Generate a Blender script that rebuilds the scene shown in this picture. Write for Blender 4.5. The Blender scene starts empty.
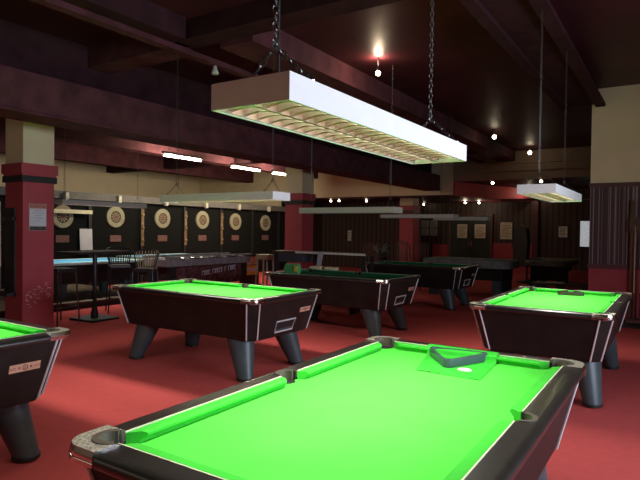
import bpy, bmesh, math, random
from mathutils import Vector, Matrix
R = math.radians; PI = math.pi
random.seed(7)
SC = bpy.context.scene; COL = SC.collection

# ------------------------------------------------ camera, world, light, exposure
cd = bpy.data.cameras.new('camera'); cam = bpy.data.objects.new('camera', cd); COL.objects.link(cam)
cd.sensor_width = 36; cd.lens = 553.388 * 36 / 640; cd.clip_end = 100; cd.clip_start = .05
r_, u_, f_ = Vector((.83987091, .54261797, .01351275)), Vector((-.02102503, .00764617, .99974971)), Vector((-.54237883, .83994481, -.01783036))
m = Matrix((r_, u_, -f_)).transposed().to_4x4(); m.translation = Vector((0, 0, 1.4958)); cam.matrix_world = m
SC.camera = cam
W = bpy.data.worlds.new('world'); SC.world = W; W.use_nodes = True
W.node_tree.nodes['Background'].inputs[0].default_value = (.5, .6, .8, 1)
W.node_tree.nodes['Background'].inputs[1].default_value = .4
SC.view_settings.view_transform = 'Standard'; SC.view_settings.look = 'None'
SC.view_settings.gamma = 1; SC.view_settings.use_curve_mapping = False
SC.view_settings.exposure = 0.0
LAMP_W = 38; DAY_W = 270; TUBE_E = 45; BULB_E = 25

def area(name, loc, sx, sy, power, color, direction, spread=180, parent=None):
    l = bpy.data.lights.new(name, 'AREA'); l.shape = 'RECTANGLE'; l.size = sx; l.size_y = sy
    l.energy = power; l.color = color; l.spread = R(spread)
    o = bpy.data.objects.new(name, l); COL.objects.link(o); o.location = loc
    o.rotation_euler = Vector(direction).to_track_quat('-Z', 'Y').to_euler()
    if parent: o.parent = parent
    return o
# daylight entering by the windows of the right wall
area('daylight', (3.35, 3.2, 1.75), 3.0, 1.3, DAY_W, (.75, .83, 1.0), (-1, 0, 0), 150)
# warm ambient fill, added before the closed wall behind the camera
area('fill_rear', (-6.5, -2.75, 2.2), 4.6, 1.5, 16, (1.0, .86, .68), (0, 1, 0), 170)

# ------------------------------------------------ materials
MATS = {}
def mat(name, col, rough=.6, metal=0, var=.12, scale=12, bump=0, bscale=60, emit=None, spec=None, sheen=0, coat=0):
    if name in MATS: return MATS[name]
    M = bpy.data.materials.new(name); M.use_nodes = True; nt = M.node_tree; b = nt.nodes['Principled BSDF']
    b.inputs['Roughness'].default_value = rough; b.inputs['Metallic'].default_value = metal
    if spec is not None: b.inputs['Specular IOR Level'].default_value = spec
    if coat: b.inputs['Coat Weight'].default_value = coat
    if sheen: b.inputs['Sheen Weight'].default_value = sheen
    tc = nt.nodes.new('ShaderNodeTexCoord')
    n = nt.nodes.new('ShaderNodeTexNoise'); n.inputs['Scale'].default_value = scale; n.inputs['Detail'].default_value = 4
    nt.links.new(tc.outputs['Object'], n.inputs['Vector'])
    r = nt.nodes.new('ShaderNodeValToRGB'); c = Vector(col[:3])
    r.color_ramp.elements[0].position = .3; r.color_ramp.elements[1].position = .7
    r.color_ramp.elements[0].color = (*(c * (1 - var)), 1); r.color_ramp.elements[1].color = (*(c * (1 + var)), 1)
    nt.links.new(n.outputs['Fac'], r.inputs['Fac']); nt.links.new(r.outputs['Color'], b.inputs['Base Color'])
    if bump:
        n2 = nt.nodes.new('ShaderNodeTexNoise'); n2.inputs['Scale'].default_value = bscale
        nt.links.new(tc.outputs['Object'], n2.inputs['Vector'])
        bp = nt.nodes.new('ShaderNodeBump'); bp.inputs['Strength'].default_value = bump; bp.inputs['Distance'].default_value = .01
        nt.links.new(n2.outputs['Fac'], bp.inputs['Height']); nt.links.new(bp.outputs['Normal'], b.inputs['Normal'])
    if emit:
        b.inputs['Emission Color'].default_value = (*emit[:3], 1); b.inputs['Emission Strength'].default_value = emit[3]
    MATS[name] = M; return M
def stripes(name, c1, c2, c3, freq, axis=0):
    M = bpy.data.materials.new(name); M.use_nodes = True; nt = M.node_tree; b = nt.nodes['Principled BSDF']
    b.inputs['Roughness'].default_value = .7
    tc = nt.nodes.new('ShaderNodeTexCoord'); mp = nt.nodes.new('ShaderNodeMapping')
    s = [0, 0, 0]; s[axis] = freq; mp.inputs['Scale'].default_value = s
    nt.links.new(tc.outputs['Object'], mp.inputs['Vector'])
    n = nt.nodes.new('ShaderNodeTexNoise'); n.inputs['Scale'].default_value = 1; n.inputs['Detail'].default_value = 2
    nt.links.new(mp.outputs[0], n.inputs['Vector'])
    r = nt.nodes.new('ShaderNodeValToRGB'); e = r.color_ramp.elements
    e[0].position = .38; e[0].color = (*c1, 1); e[1].position = .5; e[1].color = (*c2, 1)
    x = e.new(.57); x.color = (*c3, 1); x = e.new(.62); x.color = (*c1, 1)
    nt.links.new(n.outputs['Fac'], r.inputs['Fac']); nt.links.new(r.outputs[0], b.inputs['Base Color'])
    return M
def planks(name, c1, c2, wd):
    M = bpy.data.materials.new(name); M.use_nodes = True; nt = M.node_tree; b = nt.nodes['Principled BSDF']
    b.inputs['Roughness'].default_value = .55
    tc = nt.nodes.new('ShaderNodeTexCoord'); w = nt.nodes.new('ShaderNodeTexWave'); w.inputs['Scale'].default_value = wd
    w.inputs['Distortion'].default_value = .3; nt.links.new(tc.outputs['Object'], w.inputs['Vector'])
    r = nt.nodes.new('ShaderNodeValToRGB'); r.color_ramp.elements[0].color = (*c1, 1); r.color_ramp.elements[1].color = (*c2, 1)
    r.color_ramp.elements[0].position = .1; r.color_ramp.elements[1].position = .3
    nt.links.new(w.outputs['Fac'], r.inputs['Fac']); nt.links.new(r.outputs[0], b.inputs['Base Color'])
    return M
CARPET = mat('red_carpet', (.54, .085, .080), .95, var=.05, scale=14, bump=.25, bscale=400, spec=.1)
CREAM = mat('cream_paint', (.70, .58, .37), .8, var=.04, scale=3)
REDP = mat('red_paint', (.38, .050, .066), .65, var=.08, scale=5)
DKRED = mat('maroon_trim', (.10, .03, .035), .5)
BLKP = mat('black_paint', (.014, .013, .014), .55)
CEIL = mat('maroon_ceiling', (.050, .0105, .0155), .5, var=.35, spec=.3, scale=1.2, bump=.15, bscale=3)
BEAM = mat('plum_beam', (.088, .029, .035), .75, var=.3, scale=4, bump=.2, bscale=20, spec=.12)
BEAMD = mat('dark_beam', (.036, .013, .016), .75, var=.3, scale=4, spec=.12)
DART = mat('black_hessian', (.009, .0095, .0085), .9, spec=.1, var=.3, scale=20)
PEL = mat('grey_pelmet', (.13, .12, .11), .7)
FASC = mat('brown_fascia', (.33, .25, .19), .8, var=.08)
BACK = planks('brown_panelling', (.02, .012, .01), (.075, .042, .032), 1.6)
STRIPE = stripes('striped_wallpaper', (.085, .035, .040), (.05, .025, .034), (.36, .27, .25), 24)
LAM = mat('black_brown_laminate', (.015, .012, .0105), .5, spec=.22, var=.3, scale=6)
RAIL = mat('black_leatherette', (.016, .014, .012), .34, var=.25, scale=14, bump=.06, bscale=200, coat=.25)
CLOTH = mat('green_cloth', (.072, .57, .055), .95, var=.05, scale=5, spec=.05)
CLOTH_UNLIT = mat('unlit_green_cloth', (.016, .14, .055), .95, var=.08, scale=5, spec=.05)  # same green cloth, darkened in its colour for tables with lamps off
CUSH = mat('green_cushion_cloth', (.045, .43, .038), .9, var=.05, scale=8, spec=.08)
BLUEC = mat('blue_cloth', (.20, .60, .85), .9, var=.06, spec=.1)
CHROME = mat('chrome', (.75, .73, .70), .16, 1, var=.05)
EMBOSS = mat('embossed_metal', (.80, .76, .62), .32, .75, var=.55, scale=110, bump=.6, bscale=120)
TRIM = mat('aluminium_strip', (.62, .61, .62), .4, .15)
WHITEL = mat('white_piping', (.50, .55, .38), .5)
RUB_HOLE = mat('rubber_and_hole_black', (.010, .010, .010), .6)  # rubber parts, plus the painted darkness inside pockets and ball return
LEATH = mat('worn_leather', (.075, .062, .048), .5)
LEG = mat('slate_plastic', (.045, .068, .075), .42, var=.15, scale=5)
BADGE = mat('gold_badge', (.62, .40, .27), .4, .2, var=.1)
INK = mat('dark_ink', (.09, .03, .025), .6)
WHITE = mat('white_enamel', (.85, .85, .84), .4, var=.02)
GREYE = mat('grey_enamel', (.50, .48, .42), .5, var=.04)
LOUV = mat('louvre_aluminium', (.62, .50, .46), .3, .7, var=.1)
TUBEON = mat('lit_tube', (1, .95, .85), .5, emit=(1, .90, .72, 3.5))
TUBEOFF = mat('unlit_tube', (.75, .75, .72), .4)
FLUO = mat('lit_fluorescent', (1, .95, .8), .5, emit=(1, .86, .62, TUBE_E))
BULB = mat('lit_bulb', (1, .9, .7), .5, emit=(1, .82, .55, BULB_E))
STEEL = mat('dull_steel', (.20, .19, .18), .35, .9)
IRON = mat('black_iron', (.02, .02, .022), .45)
WOODC = mat('light_wood', (.55, .38, .20), .45, var=.2)
WOODD = mat('dark_wood', (.09, .035, .022), .45, var=.25)
PAPER = mat('white_paper', (.62, .62, .66), .8, var=.03)
PAPERC = mat('cream_paper', (.62, .54, .40), .8, var=.2, scale=12)
YEL = mat('yellow_print', (.75, .50, .05), .5)
GRN = mat('green_print', (.10, .35, .12), .5)
GREYBOX = mat('grey_games_body', (.26, .23, .23), .45, var=.25)
PRINT = mat('dark_print', (.14, .05, .055), .5, var=.8, scale=9)
UPHR = mat('red_upholstery', (.33, .04, .05), .6)
PADD = mat('black_vinyl', (.02, .018, .018), .4)
DGREEN = mat('dark_green_door', (.018, .032, .026), .5)
COVER = mat('grey_table_cover', (.16, .17, .155), .7, var=.3, bump=.3, bscale=30)
GLASS = bpy.data.materials.new('window_glass'); GLASS.use_nodes = True
nt = GLASS.node_tree; b = nt.nodes['Principled BSDF']; tr = nt.nodes.new('ShaderNodeBsdfTransparent'); mx = nt.nodes.new('ShaderNodeMixShader')
b.inputs['Roughness'].default_value = .05; mx.inputs[0].default_value = .08
nt.links.new(tr.outputs[0], mx.inputs[1]); nt.links.new(b.outputs[0], mx.inputs[2]); nt.links.new(mx.outputs[0], nt.nodes['Material Output'].inputs[0])

# ------------------------------------------------ mesh helpers
class MB:
    def __init__(s): s.bm = bmesh.new(); s.mi = 0
    def _f(s, vs):
        try: f = s.bm.faces.new(vs); f.material_index = s.mi; return f
        except ValueError: return None
    def box(s, x0, x1, y0, y1, z0, z1):
        v = [s.bm.verts.new(p) for p in ((x0,y0,z0),(x1,y0,z0),(x1,y1,z0),(x0,y1,z0),(x0,y0,z1),(x1,y0,z1),(x1,y1,z1),(x0,y1,z1))]
        for q in ((3,2,1,0),(4,5,6,7),(0,1,5,4),(1,2,6,5),(2,3,7,6),(3,0,4,7)): s._f([v[i] for i in q])
        return s
    def loft(s, rings, cap=True, closed=True):
        V = [[s.bm.verts.new(p) for p in r] for r in rings]; n = len(V[0])
        for a, b in zip(V, V[1:]):
            for i in range(n if closed else n - 1): s._f([a[i], a[(i+1) % n], b[(i+1) % n], b[i]])
        if cap: s._f(V[0][::-1]); s._f(V[-1])
        return s
    def prism(s, poly, z0, z1): return s.loft([[(x, y, z0) for x, y in poly], [(x, y, z1) for x, y in poly]])
    def tube(s, pts, r, n=8, closed=False):
        pts = [Vector(p) for p in pts]; rings = []; N = len(pts)
        for i, p in enumerate(pts):
            if closed: t = pts[(i+1) % N] - pts[i-1]
            else: t = pts[min(i+1, N-1)] - pts[max(i-1, 0)]
            t.normalize(); a = Vector((0, 0, 1)) if abs(t.z) < .9 else Vector((1, 0, 0))
            u = t.cross(a).normalized(); w = t.cross(u); rr = r[i] if isinstance(r, (list, tuple)) else r
            rings.append([p + rr * (math.cos(2*PI*k/n) * u + math.sin(2*PI*k/n) * w) for k in range(n)])
        if closed: rings.append(rings[0]); return s.loft(rings, cap=False)
        return s.loft(rings)
    def lathe(s, prof, n=24, c=(0, 0)):
        return s.loft([[(c[0] + r*math.cos(2*PI*k/n), c[1] + r*math.sin(2*PI*k/n), z) for k in range(n)] for r, z in prof])
    def ball(s, c, r, n=12):
        return s.loft([[(c[0]+r*math.sin(PI*j/n)*math.cos(2*PI*k/n), c[1]+r*math.sin(PI*j/n)*math.sin(2*PI*k/n), c[2]-r*math.cos(PI*j/n)) for k in range(n)] for j in range(1, n)])
    def build(s, name, m, parent=None, smooth=False, bevel=0):
        bmesh.ops.recalc_face_normals(s.bm, faces=s.bm.faces)
        me = bpy.data.meshes.new(name); s.bm.to_mesh(me); s.bm.free()
        for x in (m if isinstance(m, (list, tuple)) else [m]): me.materials.append(x)
        if smooth:
            for p in me.polygons: p.use_smooth = True
            me.set_sharp_from_angle(angle=R(40))
        o = bpy.data.objects.new(name, me); COL.objects.link(o)
        if parent: o.parent = parent
        if bevel:
            bv = o.modifiers.new('bevel', 'BEVEL'); bv.width = bevel; bv.segments = 2; bv.limit_method = 'ANGLE'; bv.angle_limit = R(40)
        return o
def thing(name, label, cat, loc=(0, 0, 0), rotz=0, group=None):
    o = bpy.data.objects.new(name, None); COL.objects.link(o); o.empty_display_size = .1
    o.location = loc; o.rotation_euler = (0, 0, rotz); return tag(o, label, cat, group)
def tag(o, label, cat, group=None):
    o['label'] = label; o['category'] = cat
    if group: o['group'] = group
    elif 'group' in o: del o['group']
    return o
def kids(o): return [c for c in bpy.data.objects if c.parent == o]
def copy_tree(o, loc=None, rotz=None, label=None, group=None):
    c = o.copy(); COL.objects.link(c)
    if loc is not None: c.location = loc
    if rotz is not None: c.rotation_euler = (0, 0, rotz)
    if label: c['label'] = label
    if group: c['group'] = group
    for k in kids(o):
        d = copy_tree(k); d.parent = c
    return c
def struct(name, mb, m, parent=None, **k):
    o = mb.build(name, m, parent, **k)
    if not parent: o['kind'] = 'structure'
    return o

# ------------------------------------------------ the room
X0, X1, Y0, Y1, H = -16.8, 3.0, -3.0, 22.0, 3.88
struct('floor', MB().box(X0, X1, Y0, Y1, -.1, 0), CARPET)
struct('ceiling', MB().box(X0, X1, Y0, Y1, H, H + .1), CEIL)
wl = struct('wall_left', MB().box(X0 - .2, X0, Y0, Y1, 0, H), CREAM)
wr = MB()
wr.box(X1, X1+.2, Y0, 1.6, 0, H); wr.box(X1, X1+.2, 4.8, Y1, 0, H); wr.box(X1, X1+.2, 1.6, 4.8, 0, 1.05); wr.box(X1, X1+.2, 1.6, 4.8, 2.45, H)
struct('wall_right', wr, CREAM)
w1 = struct('window_1', MB().box(X1+.02, X1+.10, 1.6, 1.68, 1.05, 2.45).box(X1+.02, X1+.10, 4.72, 4.8, 1.05, 2.45).box(X1+.02, X1+.10, 1.68, 4.72, 1.05, 1.12).box(X1+.02, X1+.10, 1.68, 4.72, 2.38, 2.45).box(X1+.02, X1+.10, 3.17, 3.23, 1.12, 2.38), WHITE)
struct('window_pane', MB().box(X1+.055, X1+.06, 1.68, 4.72, 1.12, 2.38), GLASS, w1)
struct('wall_front', MB().box(X0, X1, Y0 - .2, Y0, 0, H), CREAM)
struct('wall_back', MB().box(X0, X1, Y1 - 1.0, Y1, 0, 3.06), BACK)

# striped wall at the right: dado, wallpaper and cream band stay one wall with fitted mouldings
sx0, sx1, SY = -1.23, X1, 10.14
ws = struct('wall_striped', MB().box(sx0, sx1, SY, SY + .2, .97, 2.28), STRIPE)
struct('wall_dado', MB().box(sx0, sx1, SY, SY + .2, 0, .97), REDP, ws)
struct('wall_upper', MB().box(sx0, sx1, SY, SY + .2, 2.28, H), CREAM, ws)
struct('trim_1', MB().box(sx0 - .02, sx1, SY - .025, SY, .93, 1.0).box(sx0 - .02, sx1, SY - .02, SY, 2.26, 2.33), DKRED)
struct('baseboard_right', MB().box(sx0, sx1, SY - .03, SY, 0, .12), BLKP)

# dartboard partition and its pelmet
DX = -12.3
struct('wall_partition', MB().box(DX - .1, DX, 4.6, 16.7, 0, 2.33), DART)
struct('trim_2', MB().box(DX, DX + .12, 4.6, 16.7, 2.16, 2.34), PEL)
for y in (7.0, 8.45, 10.03, 11.6, 13.15, 14.7, 16.2):
    struct('trim_3', MB().box(DX, DX + .05, y - .04, y + .04, 0, 2.16), BLKP)
st = struct('floor_step', MB().box(DX, -9.15, 4.7, 7.95, 0, .11), BLKP)
struct('step_top', MB().box(DX, -9.12, 4.68, 7.97, .11, .13), mat('worn_brown_lino', (.20, .15, .11), .6, var=.3, scale=5), st)
# bulkheads of the lower ceiling at the back
struct('bulkhead', MB().box(X0, -5.89, 16.7, 21.0, 2.66, 2.68).box(X0, -5.89, 16.7, 16.8, 2.68, H).box(X0, DX - .3, 16.7, 16.8, 0, 2.66), CREAM)
struct('soffit', MB().box(X0, -5.9, 16.81, 21.0, 2.63, 2.66), CEIL)
struct('bulkhead_return', MB().prism([(-5.89, 16.72), (-5.84, 16.72), (-4.45, 21.0), (-4.50, 21.0)], 2.63, 3.06).prism([(-5.89, 16.82), (-4.50, 21.0), (-5.89, 21.0)], 2.63, 2.66), REDP)
struct('fascia', MB().box(-5.89, X1, 16.7, 16.8, 3.06, H).box(-5.89, X1, 16.64, 16.7, 3.30, 3.34).box(-5.89, X1, 16.64, 16.7, 3.52, 3.57), FASC)
struct('soffit', MB().box(-5.84, X1, 16.72, 21.0, 3.06, 3.10), CEIL)
# dark wall under the left bulkhead
struct('wall_recess', MB().box(DX - .3, -8.2, 19.6, 19.8, 0, 2.63), BACK)

# pillars
def pillar(x1, y0, s=.5):
    x0 = x1 - s; y1 = y0 + s
    p = struct('pillar', MB().box(x0, x1, y0, y1, 0, 2.12), REDP)
    struct('pillar_cap', MB().box(x0, x1, y0, y1, 2.38, H), CREAM, p)
    struct('pillar_band', MB().box(x0-.03, x1+.03, y0-.03, y1+.03, 2.12, 2.21), BLKP, p)
    struct('pillar_moulding', MB().box(x0-.02, x1+.02, y0-.02, y1+.02, 2.21, 2.24).box(x0-.04, x1+.04, y0-.04, y1+.04, 2.24, 2.38), REDP, p)
    return p
pillar(-7.7, 4.25, .46); pillar(-7.6, 10.95)
p3 = pillar(-7.6, 17.6)
for k in kids(p3):
    if k.name.startswith('pillar_cap'):
        k.data = k.data.copy()
        for v in k.data.vertices:
            if v.co.z > 3: v.co.z = 2.63

# ceiling beams
struct('ceiling_beam', MB().box(-6.80, -6.31, Y0, 16.7, 2.82, 3.28).box(-6.83, -6.28, Y0, 16.7, 2.79, 2.82), BEAM, bevel=.01)
struct('ceiling_beam', MB().box(-6.72, -6.60, Y0, 16.7, 3.28, H), BEAMD)
struct('ceiling_beam', MB().box(-5.05, -4.93, Y0, 16.7, 3.57, 3.63), BEAM)
struct('ceiling_beam', MB().box(-5.0, -4.72, Y0, 4.45, 3.63, H), BEAMD)
struct('ceiling_beam', MB().box(-6.60, -5.05, 4.50, 4.85, 3.60, H), BEAM)
struct('ceiling_beam', MB().box(-4.93, 3.0, 4.50, 4.80, 3.66, H), BEAMD)
struct('ceiling_beam', MB().box(-4.52, -4.03, 4.80, 16.7, 3.60, H), BEAM)
struct('ceiling_beam', MB().box(-1.60, -1.15, Y0, 10.14, 3.63, H).box(-1.70, -1.58, Y0, 10.14, 3.58, 3.63).box(-1.17, -1.03, Y0, 10.14, 3.58, 3.63), BEAMD)
struct('ceiling_beam', MB().box(-11.3, -10.9, Y0, 16.7, 3.35, H), BEAM)
struct('ceiling_beam', MB().box(-14.2, -13.9, Y0, 16.7, 3.30, H), BEAM)
struct('ceiling_beam', MB().box(-9.6, -9.5, Y0, 16.7, 3.45, 3.52), BEAM)
struct('ceiling_beam', MB().box(-16.8, -8.1, 12.2, 12.5, 3.4, H), BEAMD)

# ------------------------------------------------ pool tables
A, B, HT = 1.065, .61, .83
def arc(cx, cy, r, a0, a1, n):
    return [(cx + r*math.cos(R(a0 + (a1-a0)*i/n)), cy + r*math.sin(R(a0 + (a1-a0)*i/n))) for i in range(n+1)]
def pool_table(label, cloth, cushm, group='winged-leg pool tables'):
    t = thing('pool_table', label, 'pool table', group=None)
    # cabinet: chamfered and tapering to the bottom
    def ring(a, b, c, z): return [(-a+c,-b,z),(a-c,-b,z),(a,-b+c,z),(a,b-c,z),(a-c,b,z),(-a+c,b,z),(-a,b-c,z),(-a,-b+c,z)]
    at, bt, ab, bb, ct, cb = A-.025, B-.025, A-.115, B-.115, .09, .075
    MB().loft([ring(ab-.01, bb-.01, cb, .405), ring(ab, bb, cb, .42), ring(at, bt, ct, .785)]).build('cabinet', LAM, t)
    lo, hi = ring(ab+.002, bb+.002, cb, .415), ring(at+.002, bt+.002, ct, .785)
    for p, q in zip(lo, hi): MB().tube([p, q], .007, 6).build('corner_strip', TRIM, t)
    # rails
    w, S, mr = .095, .17, .05
    def railpoly(pts, name, flip=1):
        mb = MB(); n = len(pts)
        o_ = lambda x, y, k: (min(abs(x), A-k)*(1 if x > 0 else -1), min(abs(y), B-k)*(1 if y > 0 else -1))
        mb.loft([[(*o_(x, y, k), z) for x, y in pts] for k, z in ((.006, .785), (0, .797), (.001, .811), (.007, .821), (.017, .828), (.03, HT))])
        return mb.build(name, RAIL, t, smooth=True)
    for s in (1, -1):
        notch = arc(0, B-.083, mr, 0, 180, 12)
        notch = [(x, y) for x, y in notch]
        pts = [(-A+S, B-w), (-A+S, B), (A-S, B), (A-S, B-w), (mr, B-w)] + notch + [(-mr, B-w)]
        railpoly([(x, s*y) for x, y in pts], 'rail')
        railpoly([(s*(A-w), -B+S), (s*A, -B+S), (s*A, B-S), (s*(A-w), B-S)], 'rail')
        mb = MB()
        for e0, e1 in ((-A+S, -.062), (.062, A-S)): mb.box(e0, e1, min(s*(B-w-.004), s*(B-w+.001)), max(s*(B-w-.004), s*(B-w+.001)), .80, HT+.0015)
        mb.build('piping', WHITEL, t)
        MB().box(min(s*(A-w-.004), s*(A-w+.001)), max(s*(A-w-.004), s*(A-w+.001)), -B+S, B-S, .80, HT+.0015).build('piping', WHITEL, t)
        # middle pocket liner
        o = arc(0, B-.083, mr+.004, 0, 180, 16); i = arc(0, B-.083, mr-.011, 180, 0, 16)
        mb = MB(); mb.loft([[(x, s*y, .772) for x, y in o+i], [(x, s*y, HT+.003) for x, y in o+i]]); mb.build('pocket', LEATH, t)
        MB().lathe([(mr-.004, .7855), (mr-.004, .787)], 16, (0, s*(B-.083))).build('pocket', RUB_HOLE, t)  # flat black disc paints the dark depth of the pocket
    # cushions
    def cushion(x0, x1, n0, n1, horiz, s):
        b0, b1 = (B-w-.006, B-w-.052) if horiz else (A-w-.006, A-w-.052)
        sec = [(b0, .786), (b0, HT-.002), (b1+.012, HT-.001), (b1, HT-.008), (b1, HT-.016), (b1+.016, .80), (b1+.018, .786)]
        rings = []
        for k in range(7):
            f = k/6
            # rounded jaws: the nose retreats at both ends
            rings.append([((x0 + (n0-x0)*((b0-d)/(b0-b1)) if f == 0 else (x1 + (n1-x1)*((b0-d)/(b0-b1)) if f == 1 else n0 + (n1-n0)*f)), d, z) for d, z in sec])
        mb = MB()
        R2 = [[((a, s*d, z) if horiz else (s*d, a, z)) for a, d, z in r] for r in rings]
        mb.loft(R2); mb.build('cushion', cushm, t, smooth=True)
    for s in (1, -1):
        cushion(-A+S, -.058, -A+S+.05, -.085, True, s); cushion(.058, A-S, .085, A-S-.05, True, s)
        cushion(-B+S, B-S, -B+S+.05, B-S-.05, False, s)
    # cloth with cut-outs at the six pockets
    i = .1; c, pr = .115, .047; dx = math.sqrt(pr*pr - (c-i)**2)
    def corner(sx, sy):
        a = math.degrees(math.atan2(dx, i-c)); 
        pts = arc(c, c, pr, a, a - 2*(a-45), 10)   # from (i, c+dx) to (c+dx, i), bulging to the table
        return [(sx*(A-p), sy*(B-q)) for p, q in pts]
    mid = arc(0, B-.083, mr-.008, 200, 340, 10)
    P = corner(1, -1) + [] ; P = P[::-1]
    # go around counter-clockwise, starting at (-,-)
    LL = corner(-1, -1); LR = corner(1, -1)[::-1]; UR = corner(1, 1); UL = corner(-1, 1)[::-1]
    midlo = [(x, -y) for x, y in mid]; midhi = [(x, y) for x, y in mid][::-1]
    poly = LL + midlo + LR + UR + midhi + UL
    MB().prism(poly, .772, .79).build('playing_cloth', cloth, t)
    # corner castings with leather U and a black disc for the dark hole
    for sx in (1, -1):
        for sy in (1, -1):
            rr = .085; rp = .064
            ol = [(S, 0)] + arc(rr, rr, rr, 270, 180, 8) + [(0, S), (w, S)] + arc(c, c, rp, 125, 325, 16) + [(S, w)]
            g = lambda pts, z, k=0: [(sx*(A-p), sy*(B-q), z) for p, q in pts]
            o2 = [(S, .006)] + arc(rr, rr, rr-.006, 270, 180, 8) + [(.006, S), (w, S)] + arc(c, c, rp, 125, 325, 16) + [(S, w)]
            cc = MB().loft([g(o2, .788), g(ol, .800), g(ol, .822), g(o2, .832), g(o2, .835)]).build('corner_casting', [EMBOSS, CHROME], t, smooth=True)
            for pl in cc.data.polygons: pl.material_index = 0 if abs(pl.normal.z) > .8 else 1
            MB().loft([g([(S+.003, -.003)] + arc(rr, rr, rr+.003, 270, 180, 8) + [(-.003, S+.003), (.01, S+.003), (.01,rr)] + arc(rr, rr, rr-.01, 180, 270, 8) + [(S+.003, .01)], z) for z in (.790, .802)]).build('casting_edge', CHROME, cc)
            u = arc(c, c, rp+.002, 128, 322, 16) + arc(c, c, .045, 322, 128, 16)
            MB().loft([g(u, .775), g(u, .838)]).build('pocket', LEATH, t)
            MB().lathe([(.056, .7855), (.056, .787)], 16, (sx*(A-c), sy*(B-c))).build('pocket', RUB_HOLE, t)  # no hole below: black disc paints the shade inside the pocket
    # legs: wide tapering wings splayed to the corners
    for sx in (1, -1):
        for sy in (1, -1):
            def lr(cx, cy, ax, ay, z): return [(sx*(cx + ax*math.cos(2*PI*k/20)*(1 if sx else 1)), sy*(cy + ay*math.sin(2*PI*k/20)), z) for k in range(20)]
            lg = MB().loft([lr(.81, .43, .088, .078, .035), lr(.68, .355, .155, .125, .41)]).build('leg', LEG, t, smooth=True)
            MB().loft([lr(.80, .43, .05, .05, 0), lr(.80, .43, .05, .05, .012), lr(.81, .43, .091, .081, .014), lr(.81, .43, .091, .081, .036)]).build('foot', RUB_HOLE, lg, smooth=True)
    # ball return and badge on the +X end, which slopes
    def xe(z, off=.004): return ab + (at-ab)*(z-.42)/.365 + off
    def E(y, z, off=.004): return (xe(z, off), y, z)
    y0, y1, z0, z1 = -.165, .16, .455, .565
    quad = [(y0, z0), (y1-.03, z0), (y1, z1), (y0, z1)]
    br = MB().tube([E(y, z, .006) for y, z in quad], (.0085), 6, closed=True).build('ball_return', TRIM, t)
    MB().loft([[E(y, z, .003) for y, z in quad], [E(y, z, -.01) for y, z in quad]]).build('return_dark_plate', RUB_HOLE, br)  # black plate on the cabinet face, painting the shaded opening
    MB().loft([[E(y, z, .004) for y, z in ((y0, z0+.002), (y1-.03, z0+.002), (y1-.025, z0+.03), (y0, z0+.03))], [E(y, z, -.01) for y, z in ((y0, z0), (y1-.03, z0), (y1-.03, z0+.03), (y0, z0+.03))]]).build('return_lip', LEG, br)
    q = [(.215, .622), (.405, .622), (.405, .672), (.215, .672)]
    bg = MB().loft([[E(y, z, -.002) for y, z in q], [E(y, z, .006) for y, z in q]]).build('badge', BADGE, t)
    mb = MB(); cy, cz = .31, .647
    mb.tube([E(cy+.016*math.cos(a), cz+.016*math.sin(a), .007) for a in [2*PI*k/14 for k in range(14)]], .0022, 5, closed=True)
    mb.tube([E(cy-.007, cz-.006, .007), E(cy, cz+.009, .007), E(cy+.007, cz-.006, .007)], .002, 5, closed=True)
    for d in (-.036, .036):
        mb.tube([E(cy+d, cz-.006, .007), E(cy+d-.006, cz+.001, .007), E(cy+d, cz+.007, .007), E(cy+d+.006, cz+.001, .007)], .0025, 5, closed=True)
    for d in (-.075, .075):
        mb.tube([E(cy+d-.018, cz+.004, .007), E(cy+d+.018, cz+.004, .007)], .0012, 4); mb.tube([E(cy+d-.018, cz-.005, .007), E(cy+d+.018, cz-.005, .007)], .0012, 4)
    mb.build('emblem', INK, bg)
    return t
T1 = pool_table('large bright green pool table filling the foreground, triangle and chalk at its far end', CLOTH, CUSH)
T1.scale.x = 1.014; T1.location = (-.985, 2.073, 0); T1.rotation_euler.z = PI/2
T2 = copy_tree(T1, (-4.36, 4.60, 0), 0, 'bright green pool table in the middle left with its ball return facing right')
T3 = copy_tree(T1, (-1.02, 6.11, 0), PI/2, 'bright green pool table at the right, its plain end facing the camera')
for q in (T2, T3): q.scale.x = 1
T0 = copy_tree(T1, (-4.295, 1.52, 0), 0, 'bright green pool table cut off by the left edge of the picture')
T0.scale.x = 1
T4 = pool_table('unlit dark green pool table just behind the middle left lit table', CLOTH_UNLIT, CLOTH_UNLIT); T4.location = (-4.30, 7.29, 0)
T5 = copy_tree(T4, (-4.42, 10.65, 0), 0, 'unlit dark green pool table furthest back but one, near the wooden chairs')

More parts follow.
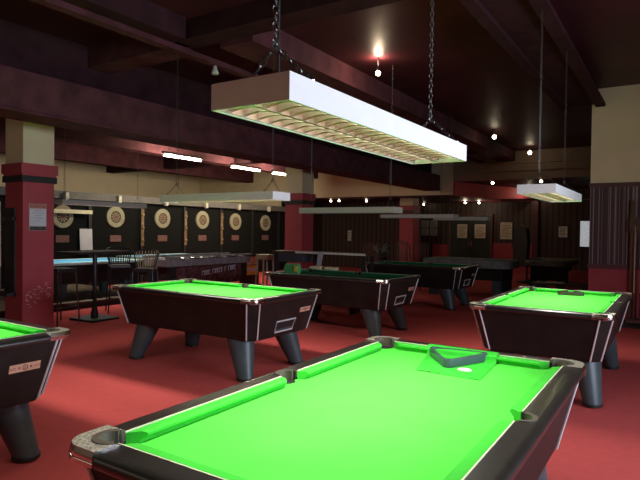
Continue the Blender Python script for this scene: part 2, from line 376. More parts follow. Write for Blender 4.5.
# ------------------------------------------------ hanging lamps
def chain(mb, a, b, ll=.034, r=.0028):
    a, b = Vector(a), Vector(b); d = b - a; n = max(1, round(d.length/(ll*.78))); t = d.normalized()
    u = t.orthogonal().normalized(); w = t.cross(u)
    for i in range(n):
        c = a + d*(i+.5)/n; s = u if i % 2 else w
        mb.tube([c + t*(ll*.5*math.cos(q)) + s*(ll*.26*math.sin(q)) for q in [2*PI*k/8 for k in range(8)]], r, 4, closed=True)
    return mb
def pool_lamp(label, L, w, h, zb, lit, shade=WHITE, loc=(0, 0), rotz=0, inset=.12, cells=20, power=1, cr=.0016):
    t = thing('pool_lamp', label, 'pool table lamp', (loc[0], loc[1], zb), rotz)
    a, b = L/2, w/2; top = H - zb
    mb = MB(); k = .008
    mb.box(-a, a, -b, -b+k, 0, h).box(-a, a, b-k, b, 0, h).box(-a, -a+k, -b+k, b-k, 0, h).box(a-k, a, -b+k, b-k, 0, h).box(-a+k, a-k, -b+k, b-k, h-k, h)
    mb.build('lamp_shade', shade, t)
    mb = MB()
    for i in range(1, cells):
        x = -a + L*i/cells
        mb.loft([[(x-.010, y, .004+.012*math.sin(PI*(y+b)/(w/2) % PI)) for y in [(-b+k)+(w-2*k)*j/16 for j in range(17)]] + [(x, y, .04) for y in [(b-k)-(w-2*k)*j/16 for j in range(17)]],
                 [(x+.010, y, .004+.012*math.sin(PI*(y+b)/(w/2) % PI)) for y in [(-b+k)+(w-2*k)*j/16 for j in range(17)]] + [(x+.001, y, .04) for y in [(b-k)-(w-2*k)*j/16 for j in range(17)]]])
    for y in (-b+.012, 0, b-.012): mb.loft([[(x, y-.007, .003), (x, y+.007, .003), (x, y+.001, .042), (x, y-.001, .042)] for x in (-a+k, a-k)])
    mb.build('louvre', LOUV if lit else STEEL, t)
    for y in (-b/2, b/2): MB().tube([(-a+.04, y, h-.02), (a-.04, y, h-.02)], .009, 8).build('tube', TUBEON if lit else TUBEOFF, t)
    for s in (-1, 1):
        x = s*(a-inset); rz = h + .13
        mb = MB()
        chain(mb, (x, -b+.01, h), (x, 0, rz), r=cr); chain(mb, (x, b-.01, h), (x, 0, rz), r=cr); chain(mb, (x, 0, rz), (x, 0, top), r=cr)
        mb.build('chain', STEEL, t)
        MB().tube([(x + .014*math.cos(q), .014*math.sin(q)*.3, rz + .014*math.sin(q)) for q in [2*PI*j/10 for j in range(10)]], .004, 5, closed=True).build('ring', STEEL, t)
        for yy in (-b+.012, b-.012): MB().ball((x, yy, h+.004), .011, 8).build('hook', CHROME, t)
    MB().tube([(-a+inset+.02, 0, h), (-a+inset+.03, .01, h+.2), (-a+inset+.015, 0, h+1.0), (-a+inset+.012, 0, top)], cr*1.4, 6).build('cable', RUB_HOLE, t)
    if lit: area('lamp_light', (0, 0, -.003), L-.1, w-.06, LAMP_W*power, (1, .94, .84), (0, 0, -1), 140, t)
    return t
pool_lamp('large white box lamp with lit grid of louvres over the foreground pool table', 1.58, .305, .083, 1.868, True, loc=(-1.093, 2.075), rotz=PI/2, inset=.13, cells=22, cr=.0028)
pool_lamp('long pale box lamp hanging over the middle left lit pool table', 1.68, .30, .085, 1.80, True, loc=(-4.29, 4.6))
pool_lamp('small white box lamp glowing over the pool table at the right', 1.60, .34, .085, 1.86, True, loc=(-1.10, 6.15), rotz=PI/2, cells=14)
pool_lamp('lit box lamp over the left edge pool table, just out of the picture', 1.6, .30, .085, 1.86, True, loc=(-4.35, 1.45))
pool_lamp('long unlit grey lamp over the dark green table behind the middle left table', 1.62, .30, .085, 1.755, False, GREYE, loc=(-4.17, 7.25))
pool_lamp('long thin unlit grey lamp over the far dark green table', 1.60, .30, .075, 1.77, False, GREYE, loc=(-4.50, 10.7))
pool_lamp('small unlit grey lamp furthest back, near the notice covered door', 1.3, .30, .08, 1.77, False, GREYE, loc=(-4.25, 12.7))
pool_lamp('dark grey lamp with grille edge hanging over the blue pool table', 1.92, .30, .085, 1.915, True, GREYE, loc=(-9.65, 6.94), rotz=PI/2, power=.45)

# ------------------------------------------------ things on the tables
def triangle_rack(label, loc, rz, s=.27, m=IRON):
    t = MB(); pts = []
    for k in range(3):
        a = R(90 + 120*k); c = Vector((math.cos(a), math.sin(a))) * (s/math.sqrt(3) - .03)
        pts += [(c.x + .03*math.cos(q), c.y + .03*math.sin(q)) for q in [a + R(-60 + 20*j) for j in range(7)]]
    inn = [(x*.86, y*.86) for x, y in pts]
    n = len(pts)
    vo = [[(x*f, y*f, z) for x, y in pts] for f, z in ((1, 0), (1.02, .02), (1, .042))]
    rings = [[(x*.88, y*.88, 0) for x, y in pts]] + vo + [[(x*.88, y*.88, .042) for x, y in pts], [(x*.88, y*.88, 0) for x, y in pts]]
    t.loft(rings, cap=False)
    o = t.build('triangle_rack', m, None, smooth=True); o.location = loc; o.rotation_euler.z = rz
    return tag(o, label, 'triangle rack')
RACKM = mat('grey_rack_plastic', (.05, .075, .085), .25)
triangle_rack('grey plastic triangle rack lying by the far cushion of the foreground table', (-1.005, 2.925, .7965), R(186), .31, RACKM)
triangle_rack('dark triangle rack at the far end of the right hand pool table', (-1.02, 6.92, .791), R(10), .27, mat('brown_rack', (.035, .022, .018), .4))
# green cloth remnant draped over the far cushion
mb = MB()
prof = [(2.62, .7935), (2.8, .7935), (2.93, .7935), (2.985, .7945), (2.994, .806), (2.998, .826), (3.012, .8345), (3.04, .838), (3.075, .838)]
side = lambda j: (-1.10 - .11*(prof[j][0]-2.62)/.455, -.775 - .03*(prof[j][0]-2.62)/.455)
mb.loft([[(side(j)[0] + (side(j)[1]-side(j)[0])*f, prof[j][0], prof[j][1]) for j in range(9)] + [(side(j)[0] + (side(j)[1]-side(j)[0])*f, prof[j][0], prof[j][1]-.0028) for j in range(8, -1, -1)] for f in (0, .25, .5, .75, 1)])
rem = tag(mb.build('cloth_remnant', mat('green_remnant', (.035, .42, .035), .95, spec=.05), None), 'square patch of green cloth draped over the far cushion beneath the triangle', 'cloth')
mb = MB()
for x in (-1.085, -1.04, -.995): mb.box(x, x+.020, 2.622, 2.632, .7936, .7950)
mb.build('stitch_marks', INK, rem)
pts = [(-.045, -.02), (-.01, -.034), (.03, -.026), (.048, .004), (.02, .028), (-.02, .03), (-.04, .012)]
ch = MB().loft([[(x, y, 0) for x, y in pts], [(x*.96, y*.96, .006) for x, y in pts], [(x*.6, y*.6, .009) for x, y in pts]]).build('chalk_scrap', mat('pale_chalk', (.85, .78, .62), .8), None, smooth=True)
ch.location = (-.893, 2.757, .794); ch.scale = (.75, .75, 1); tag(ch, 'small white scrap lying on the green patch before the triangle', 'scrap')

# ------------------------------------------------ left: bar table, stools, cues, notice
t = thing('bar_table', 'tall black bar table beside the red pillar at left', 'bar table', (-7.92, 5.55, 0), R(5))
MB().box(-.30, .30, -.55, .55, 1.075, 1.105).build('tabletop', IRON, t, bevel=.006)
MB().tube([(0, 0, .03), (0, 0, 1.08)], .035, 12).build('column', IRON, t, smooth=True)
MB().lathe([(.06, .0), (.06, .10), (.045, .16), (.036, .2)], 16).build('collar', IRON, t, smooth=True)
MB().box(-.28, .28, -.26, .26, 0, .035).build('base_plate', IRON, t, bevel=.01)
def bar_stool(label, loc, rz, back, m=STEEL, sz=.80):
    t = thing('bar_stool', label, 'bar stool', loc, rz)
    MB().box(-.18, .18, -.18, .18, sz-.02, sz+.035).build('seat', PADD, t, bevel=.015)
    for sx in (-1, 1):
        for sy in (-1, 1):
            MB().tube([(sx*.205, sy*.205, 0), (sx*.165, sy*.165, sz-.02)], .013, 6).build('leg', m, t)
    mb = MB()
    for z, d in ((.28, .192), (.30, .191)): pass
    mb.tube([(-.194, -.194, .26), (.194, -.194, .26), (.194, .194, .26), (-.194, .194, .26)], .009, 6, closed=True); mb.build('footrest', m, t)
    if back:
        mb = MB(); q = [R(200 + 140*k/10) for k in range(11)]
        hoop = [(.23*math.cos(a), -.02+.20*math.sin(a), sz+.30+.04*math.sin(PI*k/10)) for k, a in enumerate(q)]
        mb.tube([(.17*math.cos(q[0]), .17*math.sin(q[0])+.02, sz+.02)] + hoop + [(.17*math.cos(q[-1]), .17*math.sin(q[-1])+.02, sz+.02)], .012, 6)
        mb.build('back_rail', IRON, t)
        for k in range(1, 10):
            a = q[k]; MB().tube([(.165*math.cos(a), .165*math.sin(a), sz+.02), (hoop[k][0], hoop[k][1], hoop[k][2])], .009, 5).build('spindle', back, t)
    return t
bar_stool('plain square bar stool with steel legs between red pillar and bar table', (-8.02, 5.0, 0), R(8), None, sz=.82)
bar_stool('high stool with fan of pale spindles in its back, right of the bar table', (-7.75, 6.42, 0), R(215), WOODC, IRON, .76)
bar_stool('high dark stool with a bent dark rail back behind the bar table', (-8.35, 6.35, 0), R(240), IRON, IRON, .80)
# notice on the pillar face (+X)
t = thing('pillar_notice', 'small white printed notice with red header fixed on the red pillar', 'notice', (-7.6, 4.44, 1.80))
zt = 1.80
t.location = (-7.7, 4.463, 1.625)
MB().box(0, .012, -.125, .125, -.19, .19).build('board', PAPER, t)
MB().box(.012, .014, -.122, .122, .125, .187).build('header', mat('salmon_print', (.40, .16, .12), .6, var=.6, scale=60), t)
MB().box(.012, .014, -.122, .122, -.187, -.13).build('footer', mat('dark_foot', (.05, .05, .035), .6, var=.8, scale=50), t)
mb = MB()
for i, (w2) in enumerate((.06, .085, .05, .07, .03)): mb.box(.012, .0135, -w2, w2, .09-.035*i, .10-.035*i)
mb.build('print', mat('faint_print', (.38, .38, .48), .7), t)
# scuffs of bare plaster low on the pillar
mb = MB()
for i in range(46):
    y = 4.30 + random.random()*.36; z = .50 + random.gauss(0, .07) + (y-4.45)*.25; l = random.uniform(.004, .028); hh = random.uniform(.002, .006)
    a = random.uniform(-.9, .9); c, s = math.cos(a), math.sin(a)
    mb.loft([[(-7.7, y - l*c, z - l*s - hh), (-7.7, y + l*c, z + l*s - hh), (-7.7, y + l*c*.9, z + l*s + hh), (-7.7, y - l*c*.9, z - l*s + hh)],
             [(-7.698, y - l*c, z - l*s - hh), (-7.698, y + l*c, z + l*s - hh), (-7.698, y + l*c*.9, z + l*s + hh), (-7.698, y - l*c*.9, z - l*s + hh)]])
o = mb.build('paint_scuffs', mat('bare_plaster', (.62, .45, .42), .9), None); o['kind'] = 'structure'
# cue rack on the pillar's shaded side, two cues
t = thing('cue_rack', 'black wall rack holding two cues on the shaded side of the left pillar', 'cue rack', (-8.0, 4.25, 0))
MB().box(-.42, .12, -.045, 0, 1.58, 1.62).build('upper_rail', IRON, t); MB().box(-.42, .12, -.12, 0, .50, .55).build('lower_tray', IRON, t)
MB().box(-.15, .12, -.02, 0, .50, 1.75).build('backboard', BLKP, t)
def cue(label, p, q, group=None):
    p, q = Vector(p), Vector(q); d = q - p; o = thing('pool_cue', label, 'pool cue', p)
    def seg(a, b, ra, rb, m, n): MB().tube([d*a, d*b], [ra, rb], 8).build(n, m, o)
    seg(0, .28, .0145, .012, WOODD, 'butt'); seg(.28, .985, .012, .0055, WOODC, 'shaft'); seg(.985, 1, .0055, .005, PAPER, 'tip')
    return o
cue('pale pool cue upright in the rack at far left, the outer of two', (-8.30, 4.18, .555), (-8.30, 4.18, 1.85))
cue('pale pool cue upright in the rack at far left, nearer the pillar', (-8.16, 4.18, .555), (-8.16, 4.18, 1.84))

# ------------------------------------------------ dartboards
def dartboard(label, y, z):
    t = thing('dartboard', label, 'dartboard', (DX, y, z))
    n = 40
    def disc(r, x): return [(x, r*math.cos(2*PI*k/n), r*math.sin(2*PI*k/n)) for k in range(n)]
    mb = MB(); mb.loft([disc(.275, 0), disc(.275, .035), disc(.265, .045), disc(.155, .045), disc(.155, 0)], cap=False)
    mb.build('surround', mat('cream_surround', (.30, .28, .18), .7), t, smooth=True)
    MB().loft([disc(.157, 0), disc(.157, .038)]).build('board', [mat('board_black', (.035, .02, .015), .8)], t)
    mb = MB()
    for k in range(10):
        a0, a1 = 2*PI*(k-.25)/10, 2*PI*(k+.25)/10
        q = [(.03*math.cos(a0), .03*math.sin(a0)), (.13*math.cos(a0), .13*math.sin(a0)), (.13*math.cos(a1), .13*math.sin(a1)), (.03*math.cos(a1), .03*math.sin(a1))]
        mb.loft([[(.038, p, s) for p, s in q], [(.040, p, s) for p, s in q]])
    mb.build('segments', mat('sisal_tan', (.30, .22, .13), .8), t)
    MB().loft([disc(.018, .038), disc(.018, .042)]).build('bullseye', mat('bull_red', (.4, .04, .03), .7), t)
    return t
DY = (7.727, 9.203, 10.766, 12.339, 13.852, 15.436)
names = ('half hidden behind the red pillar', 'above the leaning white sheet', 'third along from the red pillar', 'right of the long pale lamp middle', 'second from the far end of the black wall', 'at the far right end of the black wall')
for i, y in enumerate(DY):
    dartboard('cream ringed dartboard on the black wall, ' + names[i], y, (1.737, 1.765, 1.765, 1.758, 1.735, 1.722)[i])
    o = MB().box(DX, DX+.03, y-.17, y+.17, 1.12, 1.29).build('score_panel', mat('brown_score', (.16, .075, .06), .7, var=.5, scale=30), None, bevel=.004)
    tag(o, 'brown score panel under dartboard ' + names[i], 'score panel')
    s = thing('spotlight', 'pale spotlight over the dartboard ' + names[i], 'spotlight', (DX+.12, y, 2.22))
    MB().box(0, .10, -.045, .045, -.09, .09).build('housing', mat('pale_plastic', (.55, .52, .42), .5), s, bevel=.01)
    MB().box(.02, .08, -.03, .03, -.10, -.09).build('lens', TUBEOFF, s)
# brass fittings on the lane dividers
for y, nm in ((10.03, 'between second and third dartboards'), (11.6, 'between third and fourth dartboards'), (13.15, 'between fourth and fifth dartboards')):
    t = thing('lane_fitting', 'narrow brown fitting on the black wall ' + nm, 'fitting', (DX+.05, y, 1.0))
    MB().box(0, .03, -.045, .045, 0, 1.0).build('backplate', mat('bronze', (.20, .13, .07), .5, var=.6, scale=14), t)
    for z in (.15, .5, .85): MB().ball((.05, 0, z), .035, 8).build('knob', mat('brass_knob', (.5, .36, .16), .35, .7), t)
t = thing('leaning_sheet', 'white sheet of board leaning on the black wall below two dartboards', 'sheet', (DX+.04, 8.33, .93))
MB().loft([[(.03, -.17, 0), (.04, -.17, 0), (.04, .17, 0), (.03, .17, 0)], [(.0, -.17, .52), (.01, -.17, .52), (.01, .17, .52), (.0, .17, .52)]]).build('sheet', PAPER, t)
MB().box(0, .20, -.21, .21, -.03, 0).build('ledge', BLKP, t)
t = thing('strip_light', 'cream strip light fitting crossing the first dartboard by the pillar', 'strip light', (DX+.12, 7.7, 1.86))
MB().box(0, .06, -.6, .72, -.045, .045).build('casing', mat('cream_casing', (.80, .72, .48), .5), t)
for y in (-.5, .6): MB().box(-.12, 0, y-.02, y+.02, -.02, .02).build('bracket', IRON, t)

# ------------------------------------------------ blue tables and games table
def blue_table(label, loc, z0=0):
    t = thing('pool_table', label, 'pool table', loc, PI/2)
    a, b = 1.03, .58
    MB().loft([[(-a+.1, -b+.1, .42), (a-.1, -b+.1, .42), (a-.1, b-.1, .42), (-a+.1, b-.1, .42)], [(-a+.02, -b+.02, .78), (a-.02, -b+.02, .78), (a-.02, b-.02, .78), (-a+.02, b-.02, .78)]]).build('cabinet', LAM, t)
    for s in (1, -1):
        MB().box(-a, a, min(s*b, s*(b-.09)), max(s*b, s*(b-.09)), .78, .83).build('rail', mat('pale_blue_rail', (.50, .66, .62), .4), t, bevel=.01)
        MB().box(min(s*a, s*(a-.09)), max(s*a, s*(a-.09)), -b+.09, b-.09, .78, .83).build('rail', mat('pale_blue_rail', (0, 0, 0)), t, bevel=.01)
        MB().box(-a+.14, a-.14, min(s*(b-.09), s*(b-.13)), max(s*(b-.09), s*(b-.13)), .78, .822).build('cushion', BLUEC, t)
    MB().box(-a+.1, a-.1, -b+.1, b-.1, .77, .79).build('playing_cloth', BLUEC, t)
    for sx in (1, -1):
        for sy in (1, -1): MB().loft([[(sx*(.72+dx*f), sy*(.36+dy*f), z) for dx, dy in ((-.09, -.09), (.09, -.09), (.09, .09), (-.09, .09))] for z, f in ((z0, .7), (.42, 1))]).build('leg', LEG, t)
    return t
blue_table('blue clothed pool table seen behind the tall bar table', (-10.0, 6.75, 0), .131)
blue_table('blue clothed pool table behind the printed games table', (-10.55, 9.4, 0))
t = thing('games_table', 'long grey games table with printed skirt behind the lit left table', 'games table', (-8.75, 8.75, 0), PI/2)
MB().box(-1.25, 1.25, -.36, .36, .72, .88).build('cabinet', GREYBOX, t, bevel=.02)
MB().box(-1.15, 1.15, -.28, .28, .88, .885).build('playfield', mat('grey_playfield', (.22, .22, .23), .4), t)
for s in (1, -1): MB().box(-1.27, 1.27, min(s*.30, s*.38), max(s*.30, s*.38), .88, .93).build('rim', GREYBOX, t)
for k in range(8):
    x = -.95 + .27*k
    rd = MB().tube([(x, -.52, .90), (x, .52, .90)], .008, 6).build('rod', CHROME, t)
    MB().tube([(x, -.62, .90), (x, -.50, .90)], .018, 8).build('handle', IRON if k % 2 else PAPERC, rd)
sk = MB().box(-1.0, .95, -.34, -.30, .30, .70).build('skirt_panel', PRINT, t)
x = -.30; PL = mat('pale_lettering', (.85, .85, .95), .6)      # pale block strokes, illegible in the photograph
for cnt in (4, 5, 1, 4):
    mb = MB(); xs0 = x
    for i in range(cnt):
        w2 = random.uniform(.035, .05); z = .50 + .09*(x + .3)
        mb.box(x, x+.012, -.344, -.34, z, z+.10); mb.box(x, x+.064 if i < cnt-1 else x+w2, -.344, -.34, z+.085, z+.10)
        if i % 2: mb.box(x, x+w2, -.344, -.34, z, z+.015)
        if i % 3: mb.box(x+w2-.012, x+w2, -.344, -.34, z, z+.10)
        x += .066
    mb.build('lettering', PL, sk); x += .05
for sx in (-1, 1):
    for s in (-1, 1): MB().box(sx*1.1-.06, sx*1.1+.06, s*.28-.05, s*.28+.05, 0, .72).build('leg', IRON, t)
# poster board and small machine beyond the games table
t = thing('poster_stand', 'low stand with pale and yellow printed panel left of the dark tables', 'poster stand', (-9.05, 10.78, 0), PI/2)
MB().box(-.35, .35, 0, .05, .10, .86).build('panel', BLKP, t)
MB().box(-.31, .31, -.01, 0, .60, .80).build('pale_strip', PAPERC, t)
pn = MB().box(-.31, .31, -.01, 0, .34, .58).build('yellow_strip', YEL, t)
mb = MB()
for k in range(7): mb.box(-.28+.08*k, -.20+.08*k, -.014, -.01, .42 + .03*(k % 2), .52)
mb.build('lettering', PAPER, pn)
for s in (-1, 1): MB().box(s*.3-.02, s*.3+.02, -.12, .14, 0, .10).build('foot', IRON, t)
t = thing('metal_stool', 'small grey metal stool beside the yellow poster stand', 'stool', (-8.28, 10.42, 0), .1)
MB().box(-.16, .16, -.16, .16, .78, .90).build('seat', GREYE, t, bevel=.01)
for sx in (-1, 1):
    for sy in (-1, 1): MB().tube([(sx*.17, sy*.17, 0), (sx*.13, sy*.13, .78)], .02, 6).build('leg', GREYE, t)
mb = MB().loft([[(-.15,-.04,0),(.15,-.04,0),(.15,.04,0),(-.15,.04,0)], [(-.17,-.07,.10),(.17,-.07,.10),(.17,.07,.10),(-.17,.07,.10)], [(-.15,-.02,.20),(.16,-.02,.21),(.16,.02,.21),(-.15,.02,.20)]])
g = mb.build('snack_bag', GRN, None, smooth=True); g.location = (-4.95, 7.62, .792)
g.location = (-5.13, 7.15, .792); g.scale = (.8, .8, .8); tag(g, 'small green bag with yellow corner on the unlit table by the pillar', 'bag')
MB().box(.09, .165, -.078, -.05, .06, .17).build('yellow_corner', YEL, g)

# high table beyond the first dark green table
t = thing('high_table', 'long high dark table with pale front edge before the far red pillar', 'high table', (-5.98, 9.35, 0), 0)
MB().box(-1.1, 1.1, -.22, .22, 1.02, 1.06).build('tabletop', WOODD, t)
MB().box(-.5, 1.1, -.235, -.22, 1.025, 1.065).build('edge_strip', mat('pale_edge', (.75, .72, .62), .5), t)
MB().box(-.95, -.35, -.2, .2, .84, 1.02).build('shelf_box', mat('slate_box', (.05, .06, .07), .6), t)
for sx in (-1, 1):
    for sy in (-1, 1): MB().box(sx*1.03-.025, sx*1.03+.025, sy*.18-.025, sy*.18+.025, 0, 1.02).build('leg', IRON, t)
for k, (x, lb) in enumerate(((-.35, 'white folded paper on the dark box, left of the hanging cloth'), (.25, 'white folded paper on the dark box, right of the hanging cloth'))):
    pass
ct = MB().loft([[(-.07, -.255, .80), (.04, -.255, .80), (.04, -.25, .80), (-.07, -.25, .80)], [(-.04, -.244, 1.066), (.08, -.244, 1.066), (.08, -.238, 1.064), (-.04, -.238, 1.064)], [(-.04, -.15, 1.070), (.08, -.15, 1.070), (.08, -.15, 1.066), (-.04, -.15, 1.066)]]).build('hanging_cloth', mat('pale_grey_cloth', (.45, .47, .50), .9), None)
ct.location = (-5.88, 9.35, 0); tag(ct, 'pale cloth hanging over the front of the long high table', 'cloth')
for x, nm in ((-5.75, 'left of two on the low shelf behind the first dark table'), (-5.2, 'right of two on the low shelf behind the first dark table')):
    pass
t = thing('low_bench', 'low black bench behind the nearest unlit table', 'bench', (-5.55, 8.70, 0))
MB().box(-.75, .75, -.18, .18, .70, .74).build('shelf', IRON, t)
for s in (-1, 1): MB().box(s*.7-.03, s*.7+.03, -.15, .15, 0, .70).build('support', IRON, t)
for x, nm in ((-5.69, 'left'), (-5.36, 'right')):
    o = MB().box(-.12, .12, -.06, .06, 0, .075).build('cream_box', mat('cream_card', (.75, .70, .45), .7), None, bevel=.005)
    o.location = (x, 8.70, .74); tag(o, 'long cream box on the low bench, ' + nm + ' one of the pair', 'box')

# ------------------------------------------------ far wooden chairs, potted plant, covered tables
def wood_chair(label, loc, rz, h=1.15):
    t = thing('wooden_chair', label, 'chair', loc, rz); s = .62
    MB().box(-.2, .2, -.2, .2, s-.02, s+.02).build('seat', WOODD, t, bevel=.008)
    for sx in (-1, 1):
        for sy in (-1, 1): MB().tube([(sx*.2, sy*.2, 0), (sx*.16, sy*.16, s-.02)], .018, 6).build('leg', WOODD, t)
    MB().tube([(-.2, .18, s+.02), (-.21, .2, h), (0, .24, h+.04), (.21, .2, h), (.2, .18, s+.02)], .018, 6).build('back_frame', WOODD, t)
    for k in range(5): MB().tube([(-.13+.065*k, .18, s+.02), (-.13+.065*k, .22, h+.01)], .010, 5).build('spindle', mat('red_brown_wood', (.20, .07, .04), .5), t)
    return t
wood_chair('dark wooden spindle chair behind the far tables, leftmost by the plant', (-6.75, 12.9, 0), R(20))
wood_chair('dark wooden spindle chair behind the far tables, second from the plant', (-6.2, 13.3, 0), R(-15), 1.2)
wood_chair('dark wooden spindle chair behind the far tables, third from the plant', (-5.65, 12.9, 0), R(160))
wood_chair('dark wooden spindle chair nearest the slim red pillar at the back', (-5.95, 14.4, 0), R(30))
t = thing('potted_plant', 'small grey green plant in a dark pot among the far wooden chairs', 'plant', (-7.15, 14.3, 0))
MB().lathe([(.13, 0), (.18, .75), (.16, .75)], 16).build('pot', IRON, t)
mb = MB()
for i in range(34):
    a = random.random()*2*PI; l = random.uniform(.2, .5); e = random.uniform(.2, .95)
    p = [(0, 0, .72), (l*.5*math.cos(a)*.6, l*.5*math.sin(a)*.6, .72+l*e), (l*math.cos(a)*.7, l*math.sin(a)*.7, .72+l*e*1.25)]
    mb.tube(p, [.006, .028, .004], 4)
mb.build('foliage', mat('grey_green_leaf', (.10, .17, .15), .6), t)

def covered_table(label, loc, rz, L, w, drape):
    t = thing('covered_table', label, 'pool table', loc, rz); a, b = L/2, w/2
    n = 64; 
    def rr(k, f=1, wob=0):
        q = 2*PI*k/n; c, s = math.cos(q), math.sin(q); e = .35
        return (a*f*math.copysign(abs(c)**e, c)*(1+wob*math.sin(q*14)), b*f*math.copysign(abs(s)**e, s)*(1+wob*math.sin(q*14)))
    mb = MB(); mb.loft([[(*rr(k, 1, .012), .84-drape) for k in range(n)], [(*rr(k, 1, .006), .84-drape*.5) for k in range(n)], [(*rr(k), .84) for k in range(n)], [(*rr(k, .97), .86) for k in range(n)]])
    mb.build('dust_cover', COVER, t, smooth=True)
    MB().box(-a+.18, a-.18, -b+.16, b-.16, .40, .84-drape+.01).build('cabinet', LAM, t)
    for sx in (-1, 1):
        for sy in (-1, 1): MB().loft([[(sx*(a-.3+dx), sy*(b-.2+dy), z) for dx, dy in ((-.09, -.09), (.09, -.09), (.09, .09), (-.09, .09))] for z in (0, .40)]).build('leg', LEG, t)
    return t
covered_table('dark table under a grey dust cover beyond the far dark green table', (-4.15, 13.1, 0), 0, 2.1, 1.25, .16)
covered_table('second dark table under a grey cover, with a cue leaning across it', (-2.55, 14.4, 0), PI/2, 1.9, 1.0, .10)
cue('pale pool cue lying across the covered tables at the back', (-3.0, 13.75, .877), (-1.95, 14.35, .877))
# reflective objects on the far red wall: black high-backed chair
t = thing('swivel_chair', 'tall black high backed chair near the far notices', 'chair', (-3.75, 17.2, 0), R(150))
MB().lathe([(.28, .03), (.28, .06), (.03, .10), (.03, .50)], 16).build('pedestal', IRON, t)
MB().box(-.27, .27, -.27, .27, .50, .60).build('seat', PADD, t, bevel=.03)
pts = [(-.26, .60), (.26, .60), (.30, 1.2), (.24, 1.62), (0, 1.72), (-.24, 1.62), (-.30, 1.2)]
MB().loft([[(x, .20, z) for x, z in pts], [(x*.96, .32, z) for x, z in pts]]).build('backrest', PADD, t, bevel=.02)
t = thing('red_bench', 'red upholstered bench beyond the end of the striped wall', 'bench', (-1.62, 12.75, 0))
MB().box(-.34, .34, -.25, .25, .12, .42).build('seat', UPHR, t, bevel=.03)
MB().box(-.34, .34, .18, .30, .42, .70).build('backrest', UPHR, t, bevel=.03)
MB().box(-.32, .32, -.22, .22, 0, .12).build('plinth', BLKP, t)
t = thing('low_table', 'low black table with papers in front of the red bench', 'table', (-1.95, 11.9, 0))
MB().box(-.5, .5, -.22, .22, .46, .50).build('tabletop', IRON, t)
for sx in (-1, 1):
    for sy in (-1, 1): MB().box(sx*.45-.02, sx*.45+.02, sy*.18-.02, sy*.18+.02, 0, .46).build('leg', IRON, t)
o = MB().box(-.16, .16, -.10, .10, 0, .015).build('paper_stack', PAPERC, None); o.location = (-2.05, 11.9, .50); tag(o, 'pale papers on the low black table at the back right', 'papers')

# cue rack by the striped wall
t = thing('cue_stand', 'tall dark wooden cue rack on the striped wall at the right edge', 'cue rack', (-.50, SY-.03, 0))
MB().box(-.16, .20, -.17, 0, .10, .16).build('lower_tray', WOODD, t); MB().box(-.14, .18, -.08, 0, 1.52, 1.76).build('upper_rail', WOODD, t)
MB().box(-.13, -.07, -.05, 0, .16, 2.03).build('upright', WOODD, t); MB().box(.10, .16, -.05, 0, .16, 2.03).build('upright', WOODD, t)
cue('dark cue standing in the right edge rack, left of two', (-.56, SY-.128, .16), (-.56, SY-.126, 1.62))
cue('dark cue standing in the right edge rack, right of two', (-.47, SY-.128, .16), (-.47, SY-.126, 1.62))

# ------------------------------------------------ back wall: notices, door, picture frames
BY = 21.0
def notice(label, x0, x1, z0, z1, m=PAPERC, y=BY, frame=True):
    t = thing('framed_notice', label, 'notice', ((x0+x1)/2, y, (z0+z1)/2)); a, b = (x1-x0)/2, (z1-z0)/2
    MB().box(-a, a, -.02, 0, -b, b).build('sheet', m, t)
    mb = MB()
    for k in range(5): mb.box(-a*.7, a*(.7-.1*(k % 3)), -.022, -.02, b*(.6-.3*k)-.012, b*(.6-.3*k)+.012)
    mb.build('print', mat('grey_print', (.22, .19, .15), .7), t)
    if frame: MB().box(-a-.03, a+.03, -.03, 0, b, b+.03).box(-a-.03, a+.03, -.03, 0, -b-.03, -b).box(-a-.03, -a, -.03, 0, -b, b).box(a, a+.03, -.03, 0, -b, b).build('frame', IRON, t)
    return t
for i, (x, z) in enumerate(((-8.68, 1.80), (-8.32, 1.80), (-8.68, 1.48), (-8.32, 1.48))):
    notice('grey sheet pinned right of the far slim pillar, ' + ('upper left', 'upper right', 'lower left', 'lower right')[i] + ' of four', x-.15+.15, x+.15+.15, z-.14, z+.14, mat('grey_sheet', (.36, .36, .33), .8), frame=False)
dr = struct('door_1', MB().box(-7.42, -5.92, BY-.06, BY, 0, 2.12), DGREEN)
struct('door_frame', MB().box(-7.52, -7.42, BY-.10, BY, 0, 2.2).box(-5.92, -5.82, BY-.10, BY, 0, 2.2).box(-7.42, -5.92, BY-.10, BY, 2.12, 2.2).box(-6.68, -6.66, BY-.075, BY-.06, 0, 2.12), WOODD, dr)
struct('door_handle', MB().box(-6.74, -6.71, BY-.10, BY-.06, .95, 1.15).box(-6.63, -6.60, BY-.10, BY-.06, .95, 1.15), CHROME, dr)
notice('cream notice on the left leaf of the far green door', -7.18, -6.78, 1.27, 1.80, y=BY-.06)
notice('cream notice on the right leaf of the far green door', -6.50, -6.08, 1.27, 1.80, y=BY-.06)
notice('cream notice on the brown panelling right of the far green door', -5.56, -5.12, 1.25, 1.88)
notice('bright white notice on dark wall by the far right corner', -3.53, -3.24, 1.36, 1.74, mat('bright_sheet', (.9, .88, .8), .8))
notice('small white card on the dark wall right of the red pillar', -11.30, -11.14, 1.08, 1.50, mat('white_card', (.7, .7, .6), .8), y=19.6, frame=False)
w2 = struct('window_2', MB().box(-2.86, -2.83, BY-.05, BY, 1.05, 1.93).box(-2.45, -2.42, BY-.05, BY, 1.05, 1.93).box(-2.86, -2.42, BY-.05, BY, 1.93, 1.97).box(-2.86, -2.42, BY-.05, BY, 1.01, 1.05), IRON)
struct('window_pane', MB().box(-2.83, -2.45, BY-.02, BY, 1.05, 1.93), mat('bright_window', (.4, .4, .4), .4, emit=(.80, .82, .86, .4), var=.3), w2)
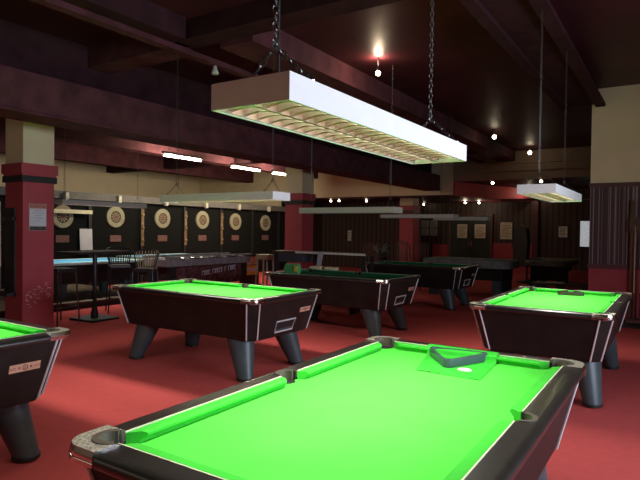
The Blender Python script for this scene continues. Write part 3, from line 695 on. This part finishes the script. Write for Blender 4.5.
struct('trim_4', MB().box(-8.2, -7.5, BY-.03, BY, 0, 1.0).box(-5.82, -4.4, BY-.03, BY, 0, 1.1), REDP)
struct('trim_5', MB().box(-4.35, -4.2, BY-.15, BY, 0, 3.06).box(-5.0, -2.0, 18.9, 19.05, 2.55, 2.62), DKRED)
# dark doorway beside the striped wall
struct('wall_corner', MB().box(-1.23, -1.0, SY+.2, Y1-1, 0, H), BACK)

# ------------------------------------------------ ceiling tubes, downlights, bulbs
for i, (x, ya, yb, z) in enumerate(((-10.2, 8.94, 10.17, 3.22), (-10.2, 11.3, 12.54, 3.19), (-10.2, 13.1, 14.13, 3.19))):
    t = thing('ceiling_tube', 'lit fluorescent tube high above the dartboard lanes, ' + ('leftmost', 'middle', 'rightmost')[i] + ' of three', 'fluorescent light', (x, (ya+yb)/2, z))
    a = (yb-ya)/2
    MB().box(-.05, .05, -a, a, .03, .09).build('batten', WHITE, t); MB().tube([(0, -a+.02, 0), (0, a-.02, 0)], .028, 10).build('tube', FLUO, t)
    area('tube_light', (0, 0, -.032), .05, 2*a-.1, 20, (1, .84, .62), (0, 0, -1), 180, t)
    area('tube_light', (-.032, 0, 0), .05, 2*a-.1, 40, (1, .84, .62), (-1, 0, 0), 180, t)
    for s in (-1, 1):
        MB().box(-.02, .02, s*(a-.03)-.02, s*(a-.03)+.02, -.02, .03).build('lamp_holder', WHITE, t)
        MB().tube([(0, s*a*.7, .09), (0, s*a*.7, (3.45 if i == 9 else H)-z)], .006, 5).build('hanger', IRON, t)
def bulb(label, loc, top, r=.03):
    t = thing('spot_bulb', label, 'spotlight', loc)
    MB().ball((0, 0, 0), r, 10).build('bulb', BULB, t, smooth=True)
    MB().lathe([(r*.6, r*.7), (r*.75, r*2.0), (r*.75, r*2.6)], 10).build('socket', CHROME, t)
    if top - loc[2] > r*2.7: MB().tube([(0, 0, r*2.6), (0, 0, top-loc[2])], .008, 6).build('stem', IRON, t)
    return t
def bulb_light(t, e):
    l = bpy.data.lights.new('bulb_light', 'POINT'); l.energy = e; l.color = (1, .82, .58); l.shadow_soft_size = .05
    o = bpy.data.objects.new('bulb_light', l); COL.objects.link(o); o.parent = t; o.location = (0, 0, -.09)
b1 = bulb('bright bare spot bulb under the maroon ceiling above the white lamp', (-3.50, 6.83, 3.66), H, .035)
l = bpy.data.lights.new('bulb_light', 'POINT'); l.energy = 16; l.color = (1, .75, .5); l.shadow_soft_size = .03
o = bpy.data.objects.new('bulb_light', l); COL.objects.link(o); o.parent = b1; o.location = (.0, .0, .14)
bulb('small spot bulb near the centre of the dark ceiling', (-3.6, 12.93, 3.70), H, .045)
bulb('small spot bulb just above the brown fascia, right of centre', (-3.45, 15.9, 3.70), H, .05)
for p, nm in (((-4.71, 16.85, 2.99), 'left of the small white lamp on the brown fascia edge'), ((-3.33, 16.85, 2.99), 'directly over the small white lamp')):
    bulb('round spot bulb ' + nm, p, 3.065, .04)
for (u, v, z), nm in (((-6.55, 19.9, 2.57), 'leftmost over the far door'), ((-6.10, 20.1, 2.57), 'second over the far door'), ((-4.4, 20.3, 2.97), 'lower right of the small white lamp'),):
    bulb_light(bulb('tiny spot bulb in the low back soffit, ' + nm, (u, v, z), 3.06 if z > 2.7 else 2.63, .035), 4)
for x, y, nm in ((-8.4, 20.5, 'left of the door'), (-10.6, 16.9+.2, 'first of three over the far red pillar'), (-10.25, 17.1, 'second of three over the far red pillar'), (-9.3, 17.4, 'above the unlit grey lamp')):
    bulb('tiny warm bulb below the cream bulkhead, ' + nm, (x, y, 2.56), 2.63, .035)
# red glow lamp on the bulkhead return
l = bpy.data.lights.new('red_spot', 'SPOT'); l.energy = 7; l.color = (1, .22, .13); l.spot_size = R(110); l.shadow_soft_size = .05
t = thing('red_wall_light', 'small black fitting throwing red light on the back bulkhead', 'spotlight', (-4.0, 19.6, 2.95))
MB().lathe([(.03, 0), (.045, .09)], 12).build('housing', IRON, t)
o = bpy.data.objects.new('red_spot', l); COL.objects.link(o); o.parent = t; o.location = (-.05, 0, 0)
o.rotation_euler = Vector((-1, -.1, -.15)).to_track_quat('-Z', 'Y').to_euler()
# dome detector at the beam, camera dome beside big lamp
o = MB().lathe([(.045, 0), (.05, .02), (.035, .05), (.02, .11)], 14).build('dome_detector', GREYE, None, smooth=True)
o.location = (-5.0, 5.22, 3.465); tag(o, 'small grey sensor under the beam left of the large white lamp', 'sensor')
